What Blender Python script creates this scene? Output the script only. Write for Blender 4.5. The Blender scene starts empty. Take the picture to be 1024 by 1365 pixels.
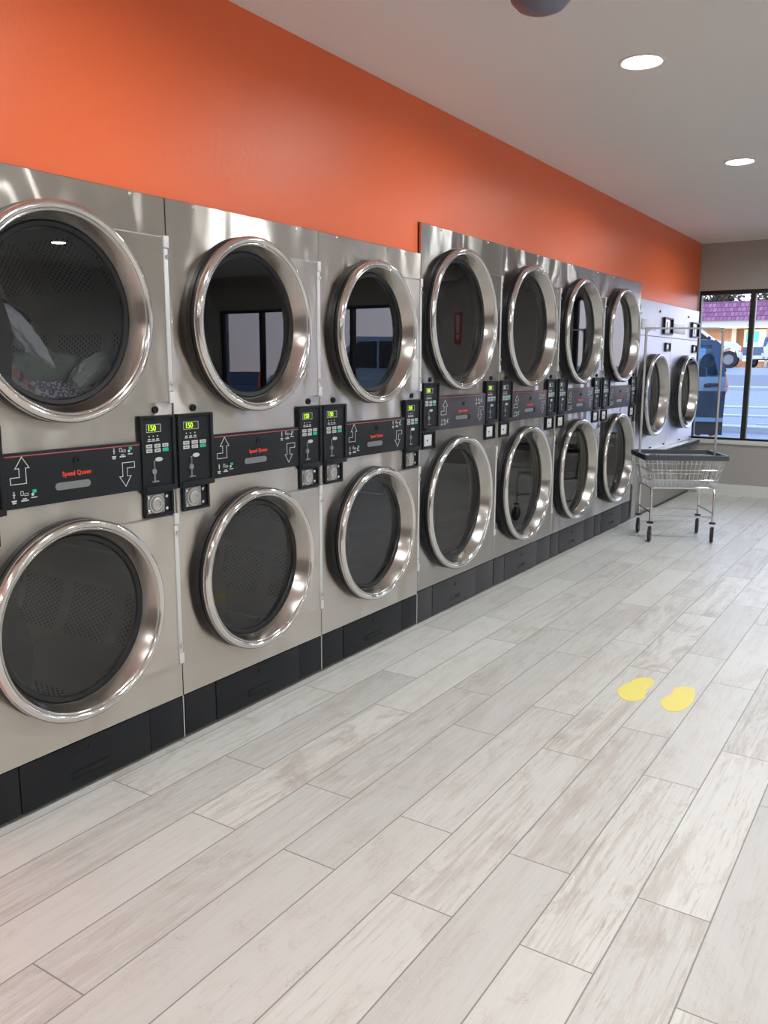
import bpy, bmesh, math, random
from mathutils import Vector, Matrix
from math import pi, sin, cos, radians as R
random.seed(7)
C = bpy.context.scene.collection
SC = bpy.context.scene

# ------------------------------------------------------------------ nodes
class NT:
    def __init__(s, name):
        s.m = bpy.data.materials.new(name); s.m.use_nodes = True
        s.t = s.m.node_tree; s.t.nodes.clear()
        s.out = s.n('ShaderNodeOutputMaterial')
    def n(s, typ, **kw):
        nd = s.t.nodes.new(typ)
        for k, v in kw.items():
            if k.startswith('i_'):
                key = k[2:]
                key = int(key) if key.isdigit() else key.replace('_', ' ')
                s.set(nd, key, v)
            else: setattr(nd, k, v)
        return nd
    def set(s, nd, key, v):
        if isinstance(v, bpy.types.NodeSocket): s.t.links.new(v, nd.inputs[key])
        else: nd.inputs[key].default_value = v
    def math(s, op, a, b=0.0, c=None):
        nd = s.n('ShaderNodeMath', operation=op); s.set(nd, 0, a); s.set(nd, 1, b)
        if c is not None: s.set(nd, 2, c)
        return nd.outputs[0]
    def comb(s, x, y, z):
        nd = s.n('ShaderNodeCombineXYZ'); s.set(nd, 0, x); s.set(nd, 1, y); s.set(nd, 2, z); return nd.outputs[0]
    def sep(s, v):
        nd = s.n('ShaderNodeSeparateXYZ'); s.set(nd, 0, v); return nd.outputs
    def noise(s, vec, scale, detail=3, rough=.5, dist=0):
        nd = s.n('ShaderNodeTexNoise'); s.set(nd, 'Vector', vec); s.set(nd, 'Scale', scale)
        nd.inputs['Detail'].default_value = detail; nd.inputs['Roughness'].default_value = rough
        nd.inputs['Distortion'].default_value = dist
        return nd.outputs['Fac']
    def ramp(s, fac, pts):
        nd = s.n('ShaderNodeValToRGB'); s.set(nd, 0, fac)
        e = nd.color_ramp.elements
        while len(e) < len(pts): e.new(0.5)
        for k, (p, c) in enumerate(pts):
            e[k].position = p; e[k].color = (*c, 1) if len(c) == 3 else c
        return nd.outputs[0]
    def mix(s, f, a, b, mode='MIX'):
        nd = s.n('ShaderNodeMix', data_type='RGBA', blend_type=mode)
        s.set(nd, 0, f)
        for k, v in ((6, a), (7, b)):
            s.set(nd, k, v if isinstance(v, bpy.types.NodeSocket) else (*v, 1))
        return nd.outputs[2]
    def bump(s, h, strength, dist, nrm=None):
        nd = s.n('ShaderNodeBump'); s.set(nd, 'Height', h); s.set(nd, 'Strength', strength); s.set(nd, 'Distance', dist)
        if nrm is not None: s.set(nd, 'Normal', nrm)
        return nd.outputs[0]
    def pos(s): return s.n('ShaderNodeNewGeometry').outputs['Position']
    def obj(s): return s.n('ShaderNodeTexCoord').outputs['Object']
    def uv(s): return s.n('ShaderNodeTexCoord').outputs['UV']
    def bsdf(s, **kw):
        nd = s.n('ShaderNodeBsdfPrincipled')
        for k, v in kw.items():
            k = k.replace('_', ' ')
            if isinstance(v, tuple) and len(v) == 3 and k != 'Tangent': v = (*v, 1)
            s.set(nd, k, v)
        s.t.links.new(nd.outputs[0], s.out.inputs[0]); return nd
M = {}
def mat(name, col, rough=.5, metal=0., bump=0, bscale=200, var=.0, emit=None, es=0, coat=0, spec=.5):
    t = NT(name); kw = {'Specular_IOR_Level': spec}
    c = (*col, 1)
    if var:
        f = t.noise(t.obj(), 14, 4)
        c = t.mix(f, tuple(x * (1 - var) for x in col), tuple(min(1, x * (1 + var)) for x in col))
    if bump: kw['Normal'] = t.bump(t.noise(t.obj(), bscale, 3), 1.0, bump)
    if emit: kw['Emission_Color'] = (*emit, 1); kw['Emission_Strength'] = es
    if coat: kw['Coat_Weight'] = coat
    t.bsdf(Base_Color=c, Roughness=rough, Metallic=metal, **kw)
    M[name] = t.m; return t.m

def m_steel(name, base, rough, wav, ani=.75):
    t = NT(name); p = t.obj(); x, y, z = t.sep(p)
    oi = t.n('ShaderNodeObjectInfo').outputs['Random']
    pr = t.math('MULTIPLY', oi, 37.)
    low = t.noise(t.comb(t.math('MULTIPLY', pr, 1.), t.math('MULTIPLY', y, 3.6), t.math('MULTIPLY', z, 1.7)), 1.4, 1, .4)
    brush = t.noise(t.comb(x, t.math('MULTIPLY', y, 2.), t.math('MULTIPLY', z, 260.)), 1.0, 2, .6)
    n2 = t.bump(low, 1.0, wav)
    smear = t.noise(t.comb(pr, y, z), 2.5, 2, .5)
    rg = t.math('ADD', t.math('MULTIPLY', smear, .04), rough - .02)
    c = t.mix(t.math('MULTIPLY', brush, .5), base, tuple(v * .86 for v in base))
    tg = t.comb(0., 0., 1.)
    a = t.bsdf(Base_Color=c, Metallic=1., Roughness=rg, Normal=n2, Anisotropic=ani, Tangent=tg)
    b = t.bsdf(Base_Color=c, Metallic=1., Roughness=rough + .16, Normal=n2, Anisotropic=1., Tangent=tg)
    mx = t.n('ShaderNodeMixShader'); mx.inputs[0].default_value = .55
    t.t.links.new(a.outputs[0], mx.inputs[1]); t.t.links.new(b.outputs[0], mx.inputs[2]); t.t.links.new(mx.outputs[0], t.out.inputs[0])
    M[name] = t.m
m_steel('brushed_steel', (.635, .585, .53), .165, .020, .98)
m_steel('brushed_steel_tall', (.53, .505, .485), .155, .020, .98)
m_steel('painted_steel', (.80, .79, .82), .36, .006, .5)
mat('chrome_ring', (.76, .745, .72), .11, 1.)
mat('funnel_steel', (.50, .475, .445), .19, 1.)
mat('chrome', (.82, .82, .82), .14, 1.)
mat('hinge_grey', (.74, .74, .73), .4, .3)
mat('black_rubber', (.012, .012, .014), .35)
mat('black_plastic', (.020, .021, .024), .42, spec=.25, bump=.00008, bscale=900)
mat('panel_black', (.013, .015, .018), .42, spec=.25)
mat('panel_recess', (.014, .015, .017), .3, spec=.25)
mat('base_black', (.012, .013, .016), .5, spec=.25, bump=.0001, bscale=700)
mat('base_grey', (.035, .034, .040), .45, bump=.0001, bscale=700)
mat('strip_tall', (.045, .040, .050), .42)
mat('hole_black', (.002, .002, .002), .6)
mat('print_white', (.62, .62, .62), .5)
mat('print_red', (.80, .07, .035), .5, emit=(.8, .06, .03), es=.0)
mat('line_red', (.42, .09, .08), .5)
mat('print_green', (.02, .42, .27), .4)
mat('button_white', (.55, .56, .55), .4)
mat('lcd_back', (.03, .05, .02), .2)
mat('lcd_lime', (.3, .5, .02), .4, emit=(.55, 1., .02), es=.9)
mat('lcd_white', (.5, .5, .5), .4, emit=(.8, .85, .8), es=.5)
mat('slot_metal', (.32, .33, .33), .35, .8)
mat('lock_steel', (.62, .60, .57), .3, 1.)
mat('screw', (.75, .74, .72), .25, 1.)
mat('deflector', (.018, .019, .022), .3, spec=.25)
mat('seal_brown', (.12, .105, .095), .6)
mat('white_trim', (.72, .72, .70), .5)
mat('taupe', (.40, .375, .35), .65, bump=.0004, bscale=160)
mat('wall_light', (.70, .70, .69), .65)
mat('taupe_plinth', (.27, .25, .23), .6)
mat('ledge_white', (.75, .77, .80), .18)
mat('frame_black', (.012, .012, .013), .4)
mat('frame_silver', (.45, .45, .46), .35, .7)
mat('yellow_vinyl', (.84, .72, .17), .45)
mat('light_trim', (.8, .8, .8), .5)
mat('dome_grey', (.16, .16, .21), .25)
mat('bumper_rubber', (.055, .07, .085), .45)
mat('tyre', (.02, .02, .022), .7)
mat('wheel_grey', (.25, .25, .26), .5)
mat('galvanised', (.55, .57, .58), .3, .8)
mat('table_top', (.03, .03, .035), .4)
mat('sign_red', (.6, .03, .04), .5)

t = NT('led'); e = t.n('ShaderNodeEmission'); e.inputs[0].default_value = (1, .97, .93, 1); e.inputs[1].default_value = 22.
t.t.links.new(e.outputs[0], t.out.inputs[0]); M['led'] = t.m

def m_glass(name, tint, ior):
    t = NT(name)
    tr = t.n('ShaderNodeBsdfTransparent'); tr.inputs[0].default_value = (*tint, 1)
    gl = t.n('ShaderNodeBsdfGlossy'); gl.inputs['Roughness'].default_value = 0.0
    fr = t.n('ShaderNodeFresnel'); fr.inputs[0].default_value = ior
    mx = t.n('ShaderNodeMixShader'); t.set(mx, 0, fr.outputs[0])
    t.t.links.new(tr.outputs[0], mx.inputs[1]); t.t.links.new(gl.outputs[0], mx.inputs[2])
    t.t.links.new(mx.outputs[0], t.out.inputs[0]); M[name] = t.m
m_glass('dryer_glass', (.95, .97, .96), 1.8)
m_glass('window_glass', (.93, .95, .96), 1.33)
m_glass('car_glass', (.62, .80, .90), 1.6)

# drum: galvanised sheet with rows of punched holes
t = NT('drum_sheet'); u, v, _ = t.sep(t.uv())
vv = t.math('DIVIDE', v, .0155); row = t.math('FLOOR', vv)
uu = t.math('ADD', t.math('DIVIDE', u, .018), t.math('MULTIPLY', t.math('MODULO', row, 2.), .5))
du = t.math('SUBTRACT', t.math('FRACT', uu), .5); dv = t.math('SUBTRACT', t.math('FRACT', vv), .5)
d2 = t.math('ADD', t.math('MULTIPLY', du, du), t.math('MULTIPLY', dv, dv))
hole = t.math('LESS_THAN', d2, .085)
bnd = t.math('LESS_THAN', t.math('ABSOLUTE', t.math('SUBTRACT', t.math('FRACT', t.math('DIVIDE', u, .42)), .5)), .24)
bn2 = t.math('LESS_THAN', t.math('ABSOLUTE', t.math('SUBTRACT', t.math('FRACT', t.math('DIVIDE', v, .30)), .5)), .40)
hm = t.math('MULTIPLY', t.math('MULTIPLY', hole, bnd), bn2)
c = t.mix(hm, (.46, .44, .405), (.006, .006, .006))
t.bsdf(Base_Color=c, Metallic=t.math('SUBTRACT', .75, t.math('MULTIPLY', hm, .7)), Roughness=.32)
M['drum_sheet'] = t.m
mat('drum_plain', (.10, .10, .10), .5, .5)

# walls
t = NT('orange_paint'); p = t.pos()
n1 = t.noise(p, 260, 3, .6); n2 = t.noise(p, 40, 2)
nb = t.bump(t.math('ADD', t.math('MULTIPLY', n1, .6), t.math('MULTIPLY', n2, .6)), .8, .0016)
c = t.mix(t.noise(p, 1.2, 2), (.78, .135, .038), (.84, .155, .046))
t.bsdf(Base_Color=c, Roughness=.36, Normal=nb, Specular_IOR_Level=.5); M['orange_paint'] = t.m
t = NT('ceiling_paint'); p = t.pos()
t.bsdf(Base_Color=(.88, .88, .87), Roughness=.85, Normal=t.bump(t.noise(p, 150, 2), .3, .0005)); M['ceiling_paint'] = t.m

# floor: long wood-look porcelain planks, each row shifted by a third
t = NT('plank_floor'); p = t.pos(); x, y, z = t.sep(p)
PW, PL, X0, Y0 = .1868, 1.04, .7809, 1.735
ux = t.math('DIVIDE', t.math('SUBTRACT', x, X0 - 20 * PW), PW); row = t.math('FLOOR', ux); fu = t.math('FRACT', ux)
par = t.math('MODULO', t.math('ADD', row, 1.), 2.)   # row 20 is the first measured row
sh = t.math('MULTIPLY', t.math('SUBTRACT', 1., par), 1.)
uy = t.math('DIVIDE', t.math('SUBTRACT', t.math('SUBTRACT', y, Y0 - 20 * PL), t.math('MULTIPLY', t.math('MODULO', row, 2.), .345)), PL)
col = t.math('FLOOR', uy); fv = t.math('FRACT', uy)
wn = t.n('ShaderNodeTexWhiteNoise', noise_dimensions='2D'); t.set(wn, 'Vector', t.comb(row, col, 0.))
idv = wn.outputs['Value']; idc = t.sep(wn.outputs['Color'])
ox = t.math('MULTIPLY', idc[0], 31.); oy = t.math('MULTIPLY', idc[1], 17.)
pv = t.comb(t.math('ADD', x, ox), t.math('ADD', t.math('MULTIPLY', y, .05), oy), t.math('MULTIPLY', idv, 9.))
g_fine = t.noise(pv, 120, 5, .7, .3)
g_mid = t.noise(pv, 22, 6, .65, .9)
blot = t.noise(t.comb(t.math('ADD', x, ox), t.math('ADD', t.math('MULTIPLY', y, .40), oy), idv), 6.5, 6, .7, .8)
cream = t.mix(idv, (.56, .55, .525), (.68, .67, .63))
rough_pl = t.math('ADD', .25, t.math('MULTIPLY', idc[2], .95))        # how worn the print of this plank is
msk = lambda f, pts: t.math('MULTIPLY', t.ramp(f, pts), rough_pl)
c = t.mix(msk(blot, [(.50, (0, 0, 0)), (.66, (.75, .75, .75))]), cream, (.45, .41, .365))
c = t.mix(msk(g_mid, [(.50, (0, 0, 0)), (.64, (.6, .6, .6))]), c, (.47, .42, .375))
c = t.mix(msk(g_fine, [(.34, (.55, .55, .55)), (.45, (0, 0, 0))]), c, (.72, .71, .685))
c = t.mix(msk(g_fine, [(.55, (0, 0, 0)), (.66, (.75, .75, .75))]), c, (.42, .375, .33))
crk = t.noise(t.comb(t.math('ADD', x, ox), t.math('ADD', t.math('MULTIPLY', y, .35), oy), 3.), 9, 6, .7, 1.5)
crm = t.ramp(t.math('ABSOLUTE', t.math('SUBTRACT', crk, .5)), [(.0, (.7, .7, .7)), (.006, (0, 0, 0))])
crm2 = t.math('MULTIPLY', crm, t.ramp(blot, [(.45, (0, 0, 0)), (.6, (1, 1, 1))]))
c = t.mix(crm2, c, (.33, .28, .23))
eu = t.math('MULTIPLY', t.math('MINIMUM', fu, t.math('SUBTRACT', 1., fu)), PW)
ev = t.math('MULTIPLY', t.math('MINIMUM', fv, t.math('SUBTRACT', 1., fv)), PL)
ed = t.math('MINIMUM', eu, ev)
gm = t.math('LESS_THAN', ed, .0020)
c = t.mix(gm, c, (.24, .225, .21))
hgt = t.math('SUBTRACT', t.math('MULTIPLY', g_fine, .2), t.math('MULTIPLY', gm, .6))
t.bsdf(Base_Color=c, Roughness=t.math('ADD', .30, t.math('MULTIPLY', g_mid, .16)), Normal=t.bump(hgt, .5, .0012), Specular_IOR_Level=.45)
M['plank_floor'] = t.m

# outside
def m_road():
    t = NT('asphalt'); p = t.pos()
    c = t.mix(t.noise(p, 3, 5), (.20, .235, .29), (.27, .31, .37))
    t.bsdf(Base_Color=c, Roughness=.7); M['asphalt'] = t.m
m_road()
mat('asphalt_dark', (.17, .19, .23), .8, var=.15)
mat('kerb', (.42, .46, .50), .7)
mat('road_paint', (.45, .50, .56), .6)
t = NT('mansard_tiles'); x, y, z = t.sep(t.obj())
rw = t.math('DIVIDE', z, .31); rr = t.math('FLOOR', rw); fr_ = t.math('FRACT', rw)
tx = t.math('ADD', t.math('DIVIDE', x, .26), t.math('MULTIPLY', rr, .5)); ft = t.math('FRACT', tx)
w2 = t.n('ShaderNodeTexWhiteNoise', noise_dimensions='2D'); t.set(w2, 'Vector', t.comb(rr, t.math('FLOOR', tx), 0.))
c = t.mix(w2.outputs['Value'], (.20, .065, .13), (.34, .16, .25))
c = t.mix(t.math('LESS_THAN', fr_, .18), c, (.10, .03, .08))
c = t.mix(t.math('LESS_THAN', ft, .22), c, (.16, .05, .12))
t.bsdf(Base_Color=c, Roughness=.7); M['mansard_tiles'] = t.m
t = NT('brick_warm'); p = t.obj()
br = t.n('ShaderNodeTexBrick'); t.set(br, 'Vector', t.comb(t.sep(p)[0], t.sep(p)[2], 0.)); br.inputs['Scale'].default_value = 3.
br.inputs[1].default_value = (.55, .30, .17, 1); br.inputs[2].default_value = (.48, .25, .14, 1); br.inputs[3].default_value = (.4, .3, .22, 1)
t.bsdf(Base_Color=br.outputs[0], Roughness=.8); M['brick_warm'] = t.m
mat('soffit_cream', (.85, .80, .68), .6)
mat('soffit_lamp', (.9, .8, .6), .5, emit=(1., .72, .36), es=9.)
mat('shop_lit', (.6, .55, .4), .5, emit=(1., .8, .5), es=1.1)
mat('sign_teal', (.1, .5, .5), .5, emit=(.1, .85, .8), es=.9)
mat('sign_lightblue', (.3, .6, .7), .5, emit=(.5, .9, 1.), es=.9)
mat('foliage', (.075, .085, .05), .8, var=.4)
mat('bark', (.10, .08, .065), .9)
mat('car_blue', (.045, .10, .20), .3, .3, coat=.6)
mat('car_skyblue', (.20, .33, .46), .3, .3, coat=.6)
mat('car_white', (.75, .76, .80), .3, coat=.6)
mat('car_dark', (.02, .035, .06), .35, coat=.4)
mat('car_trim', (.015, .018, .022), .6)
mat('tail_red', (.5, .02, .02), .3, emit=(1., .08, .05), es=.9)
mat('tail_orange', (.6, .10, .05), .3, emit=(1., .2, .08), es=.35)
mat('head_lamp', (.7, .7, .7), .2, emit=(1., .9, .75), es=.8)
mat('skin', (.50, .24, .19), .6)
mat('jacket', (.015, .02, .03), .8, var=.2)
mat('trousers', (.02, .03, .05), .8)
mat('hair', (.03, .02, .015), .7)
mat('shoe', (.02, .02, .02), .6)
mat('seat_cloth', (.05, .09, .14), .8)
mat('extinguisher', (.6, .02, .02), .3)

# cloth
mat('towel_green', (.22, .28, .26), .9, bump=.001, bscale=120, var=.25)
mat('cloth_lavender', (.72, .73, .85), .85, var=.12)
mat('cloth_black', (.015, .016, .018), .9)
mat('cloth_red', (.42, .03, .035), .85, var=.3)
t = NT('cloth_dotted'); p = t.obj()
vo = t.n('ShaderNodeTexVoronoi'); t.set(vo, 'Vector', p); vo.inputs['Scale'].default_value = 45.
c = t.mix(t.math('LESS_THAN', vo.outputs['Distance'], .22), (.72, .80, .78), (.95, .96, .96))
t.bsdf(Base_Color=c, Roughness=.9); M['cloth_dotted'] = t.m
t = NT('cloth_paisley'); p = t.obj()
vo = t.n('ShaderNodeTexVoronoi'); t.set(vo, 'Vector', p); vo.inputs['Scale'].default_value = 48.
c = t.ramp(vo.outputs['Distance'], [(.0, (.6, .1, .15)), (.16, (.75, .72, .8)), (.30, (.75, .72, .8)), (.34, (.12, .09, .26)), (.5, (.17, .13, .34)), (.62, (.75, .72, .82))])
t.bsdf(Base_Color=c, Roughness=.9); M['cloth_paisley'] = t.m
t = NT('cloth_plaid'); p = t.obj(); x, y, z = t.sep(p)
s1 = t.math('LESS_THAN', t.math('FRACT', t.math('MULTIPLY', y, 22.)), .3); s2 = t.math('LESS_THAN', t.math('FRACT', t.math('MULTIPLY', z, 22.)), .3)
c = t.mix(s1, (.42, .25, .27), (.15, .08, .13)); c = t.mix(t.math('MULTIPLY', s2, .6), c, (.6, .55, .6))
t.bsdf(Base_Color=c, Roughness=.9); M['cloth_plaid'] = t.m

# ------------------------------------------------------------------ mesh helpers
def link(o, parent=None):
    C.objects.link(o)
    if parent is not None: o.parent = parent
    return o
def empty(name, loc=(0, 0, 0), rz=0.):
    o = bpy.data.objects.new(name, None); o.empty_display_size = .1
    o.location = loc; o.rotation_euler = (0, 0, rz); C.objects.link(o); return o
def tag(o, label=None, cat=None, group=None, kind=None):
    if label: o['label'] = label
    if cat: o['category'] = cat
    if group: o['group'] = group
    if kind: o['kind'] = kind
    return o
class MB:
    def __init__(s): s.v = []; s.f = []; s.mi = []; s.uv = {}; s.cur = 0; s.mats = []
    def mat(s, name):
        m = M[name]
        if m not in s.mats: s.mats.append(m)
        s.cur = s.mats.index(m); return s
    def add(s, vs, fs, uvs=None):
        b = len(s.v); s.v += [tuple(v) for v in vs]
        for k, f in enumerate(fs):
            if uvs: s.uv[len(s.f)] = uvs[k]
            s.f.append([b + i for i in f]); s.mi.append(s.cur)
        return s
    def box(s, x0, x1, y0, y1, z0, z1, b=0.):
        if b <= 0:
            vs = [(x, y, z) for x in (x0, x1) for y in (y0, y1) for z in (z0, z1)]
            return s.add(vs, [(0, 1, 3, 2), (4, 6, 7, 5), (0, 4, 5, 1), (2, 3, 7, 6), (0, 2, 6, 4), (1, 5, 7, 3)])
        bm = bmesh.new(); bmesh.ops.create_cube(bm, size=1)
        for v in bm.verts:
            v.co = Vector(((x0 + x1) / 2 + v.co.x * (x1 - x0), (y0 + y1) / 2 + v.co.y * (y1 - y0), (z0 + z1) / 2 + v.co.z * (z1 - z0)))
        bmesh.ops.bevel(bm, geom=bm.edges[:], offset=b, segments=2, profile=.6, affect='EDGES')
        bm.verts.index_update()
        s.add([v.co[:] for v in bm.verts], [[v.index for v in f.verts] for f in bm.faces]); bm.free(); return s
    def xf(s, start, mtx):
        for i in range(start, len(s.v)): s.v[i] = tuple(mtx @ Vector(s.v[i]))
        return s
    def lathe(s, prof, c=(0, 0, 0), axis='x', n=64, cap0=False, cap1=False, uvscale=None):
        """prof: list of (a, r) along axis"""
        vs = []; fs = []; uvs = []
        L = [0.]
        for k in range(1, len(prof)): L.append(L[-1] + math.hypot(prof[k][0] - prof[k-1][0], prof[k][1] - prof[k-1][1]))
        rr = max(r for a, r in prof)
        for a, r in prof:
            for i in range(n):
                t = 2 * pi * i / n; p, q = r * cos(t), r * sin(t)
                if axis == 'x': vs.append((c[0] + a, c[1] + p, c[2] + q))
                elif axis == 'y': vs.append((c[0] + q, c[1] + a, c[2] + p))
                else: vs.append((c[0] + p, c[1] + q, c[2] + a))
        for k in range(len(prof) - 1):
            for i in range(n):
                j = (i + 1) % n
                fs.append((k * n + i, k * n + j, (k + 1) * n + j, (k + 1) * n + i))
                U0, U1 = 2 * pi * rr * i / n, 2 * pi * rr * (i + 1) / n
                uvs.append([(U0, L[k]), (U1, L[k]), (U1, L[k+1]), (U0, L[k+1])])
        s_uv = uvs
        if cap0: fs.append(tuple(range(n))[::-1]); s_uv.append([(vs[i][1] * .7, vs[i][2] * .7) for i in range(n)][::-1])
        if cap1:
            b = (len(prof) - 1) * n; fs.append(tuple(b + i for i in range(n))); s_uv.append([(vs[b + i][1], vs[b + i][2]) for i in range(n)])
        return s.add(vs, fs, s_uv)
    def prism(s, poly, a0, a1, axis='x'):
        """poly 2D list; extruded along axis from a0 to a1. axis x: poly=(y,z); y: (x,z); z: (x,y)"""
        n = len(poly); vs = []
        for a in (a0, a1):
            for p, q in poly:
                vs.append((a, p, q) if axis == 'x' else (p, a, q) if axis == 'y' else (p, q, a))
        fs = [tuple(range(n))[::-1], tuple(range(n, 2 * n))]
        fs += [(i, (i + 1) % n, n + (i + 1) % n, n + i) for i in range(n)]
        return s.add(vs, fs)
    def tube(s, pts, r, n=8, closed=False, caps=True):
        P = [Vector(p) for p in pts]; vs = []; fs = []; m = len(P)
        up = Vector((0, 0, 1)); prev = None
        for i, p in enumerate(P):
            if closed: d = (P[(i + 1) % m] - P[i - 1])
            else: d = (P[min(i + 1, m - 1)] - P[max(i - 1, 0)])
            d.normalize()
            if prev is None:
                a = d.cross(up if abs(d.z) < .95 else Vector((1, 0, 0))).normalized()
            else:
                a = (prev - d * prev.dot(d)).normalized()
            prev = a; b = d.cross(a)
            for k in range(n):
                t = 2 * pi * k / n + pi / n; vs.append(p + a * (r * cos(t)) + b * (r * sin(t)))
        for i in range(m if closed else m - 1):
            i2 = (i + 1) % m
            for k in range(n):
                k2 = (k + 1) % n; fs.append((i * n + k, i * n + k2, i2 * n + k2, i2 * n + k))
        if caps and not closed: fs.append(tuple(range(n))[::-1]); fs.append(tuple((m - 1) * n + k for k in range(n)))
        return s.add(vs, fs)
    def build(s, name, matname=None, parent=None, smooth=True, ang=35, fix=True):
        me = bpy.data.meshes.new(name); me.from_pydata(s.v, [], s.f)
        if matname: me.materials.append(M[matname])
        else:
            for m in s.mats: me.materials.append(m)
            me.polygons.foreach_set('material_index', s.mi)
        if s.uv:
            uvl = me.uv_layers.new(name='UVMap')
            for fi, uvs in s.uv.items():
                for li, uv in zip(me.polygons[fi].loop_indices, uvs): uvl.data[li].uv = uv
        if fix:
            bm = bmesh.new(); bm.from_mesh(me); bmesh.ops.recalc_face_normals(bm, faces=bm.faces); bm.to_mesh(me); bm.free()
        if smooth:
            me.polygons.foreach_set('use_smooth', [True] * len(me.polygons)); me.set_sharp_from_angle(angle=R(ang))
        me.update()
        return link(bpy.data.objects.new(name, me), parent)
def copy_tree(o, parent=None):
    c = o.copy(); C.objects.link(c); c.parent = parent
    for ch in [x for x in C.objects if x.parent is o]: copy_tree(ch, c)
    return c
def rect_frame(mb, x0, x1, y0, y1, z0, z1, w):
    mb.box(x0, x1, y0, y1, z0, z0 + w); mb.box(x0, x1, y0, y1, z1 - w, z1)
    mb.box(x0, x1, y0, y0 + w, z0 + w, z1 - w); mb.box(x0, x1, y1 - w, y1, z0 + w, z1 - w); return mb
def outline(mb, poly, w, x0, x1):
    """closed polyline stroke in the yz plane"""
    n = len(poly); ctr = Vector((sum(p[0] for p in poly) / n, sum(p[1] for p in poly) / n))
    area = sum(poly[i][0] * poly[(i+1) % n][1] - poly[(i+1) % n][0] * poly[i][1] for i in range(n))
    sg = 1 if area > 0 else -1; inner = []
    for i in range(n):
        a, b, c = Vector(poly[i-1]), Vector(poly[i]), Vector(poly[(i+1) % n])
        d1 = (b - a).normalized(); d2 = (c - b).normalized()
        n1 = Vector((-d1.y, d1.x)) * sg; n2 = Vector((-d2.y, d2.x)) * sg
        m = (n1 + n2); m /= max(.25, 1 + n1.dot(n2)); inner.append(b + m * w)
    for i in range(n):
        j = (i + 1) % n
        mb.prism([poly[i], poly[j], tuple(inner[j]), tuple(inner[i])], x0, x1)
    return mb
def text_mesh(txt, size, bold=0.0):
    cu = bpy.data.curves.new('txt', 'FONT'); cu.body = txt; cu.size = size; cu.align_x = 'CENTER'; cu.align_y = 'CENTER'
    cu.extrude = .0006; cu.offset = bold; cu.space_character = 1.12 if len(txt) > 4 else 1.
    ob = bpy.data.objects.new('txt', cu); C.objects.link(ob)
    bpy.context.view_layer.update()
    me = bpy.data.meshes.new_from_object(ob.evaluated_get(bpy.context.evaluated_depsgraph_get()))
    C.objects.unlink(ob); bpy.data.objects.remove(ob); return me
def place_text(me0, name, matname, parent, c, sy=1., sz=1.):
    me = me0.copy(); me.name = name; me.materials.clear(); me.materials.append(M[matname])
    mtx = Matrix(((0, 0, 1, c[0]), (sy, 0, 0, c[1]), (0, sz, 0, c[2]), (0, 0, 0, 1)))
    me.transform(mtx); return link(bpy.data.objects.new(name, me), parent)

# ------------------------------------------------------------------ room
WX, YF, ZC, RX, YB = -.02, 9.74, 2.683, 7.5, -7.0
def struct(o): o['kind'] = 'structure'; return o
struct(MB().box(-.35, RX, YB, YF, -.12, 0.).build('floor', 'plank_floor'))
struct(MB().box(-1.4, RX + .2, YB - .2, YF + .2, ZC, ZC + .15).build('ceiling', 'ceiling_paint'))
W1, W2 = .8515, .9415
YL = [1.2485, 2.100, 2.9515]; Y3 = 3.803
YT = [Y3 + .002 + W2 * k for k in range(4)]; Y7 = YT[3] + W2     # 7.571
H1, H2, HW = 1.95, 2.10, 1.975
mb = MB()
g = .004
mb.prism([(YB, 0), (YL[0] - g, 0), (YL[0] - g, H1 + g), (Y3 - g, H1 + g), (Y3 - g, H2 + g), (Y7 + .002, H2 + g), (Y7 + .002, HW + g), (YF, HW + g), (YF, ZC), (YB, ZC)], WX - .08, WX)
struct(mb.build('wall_left', 'orange_paint', smooth=False))
# recess behind the machines, closed off
mb = MB(); mb.box(-1.4, -1.32, YB, YF, 0, ZC); mb.box(-1.32, WX - .08, YL[0] - .08, YL[0] - g, 0, ZC)
struct(mb.build('wall_recess', 'taupe', smooth=False))
struct(MB().box(-1.4, -.35, YL[0] - .08, YF, -.12, 0).build('floor_recess', 'taupe', smooth=False))
# far wall with two windows
def wall_open(name, y0, y1, x0, x1, opens):
    mb = MB(); xs = x0
    for a, b, z0, z1 in opens:
        mb.box(xs, a, y0, y1, 0, ZC); mb.box(a, b, y0, y1, 0, z0); mb.box(a, b, y0, y1, z1, ZC); xs = b
    mb.box(xs, x1, y0, y1, 0, ZC); return struct(mb.build(name, 'taupe', smooth=False))
WIN = [(-.015, 1.42, .60, 2.19), (3.75, 7.1, .60, 2.19)]
wall_open('wall_far', YF, YF + .2, -1.4, RX, WIN)
for k, (a, b, z0, z1) in enumerate(WIN):
    mb = MB(); y0, y1 = YF + .03, YF + .09
    mb.box(a, b, y0, y1, z1 - .043, z1); mb.box(a, b, y0, y1, z0, z0 + .022)
    mb.box(a, a + .02, y0, y1, z0 + .022, z1 - .043); mb.box(b - .045, b, y0, y1, z0 + .022, z1 - .043)
    muls = [.507] if k == 0 else [a + .85, a + 1.7, a + 2.5]
    for m in muls: mb.box(m, m + .046, y0 - .03, y1, z0 + .0225, z1 - .0435)
    w = struct(mb.build('window_%d' % (k + 1), 'frame_black', smooth=False))
    mb = MB()
    for m in muls: mb.box(m + .0465, m + .056, y0 - .01, y0 + .02, z0 + .023, z1 - .044)
    mb.build('mullion_reflection', 'frame_silver', w, smooth=False)  # silver strips stand in for the reflection down each mullion's right side
    mb = MB(); xs = a + .02
    for m in muls + [b - .045]: mb.box(xs, m, y0 + .03, y0 + .036, z0 + .022, z1 - .043); xs = m + .046
    mb.build('glass_pane', 'window_glass', w, smooth=False)
    struct(MB().box(a, b, YF - .02, YF + .03, z0 - .045, z0, .004).build('trim_%d' % (k + 1), 'white_trim'))
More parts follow.
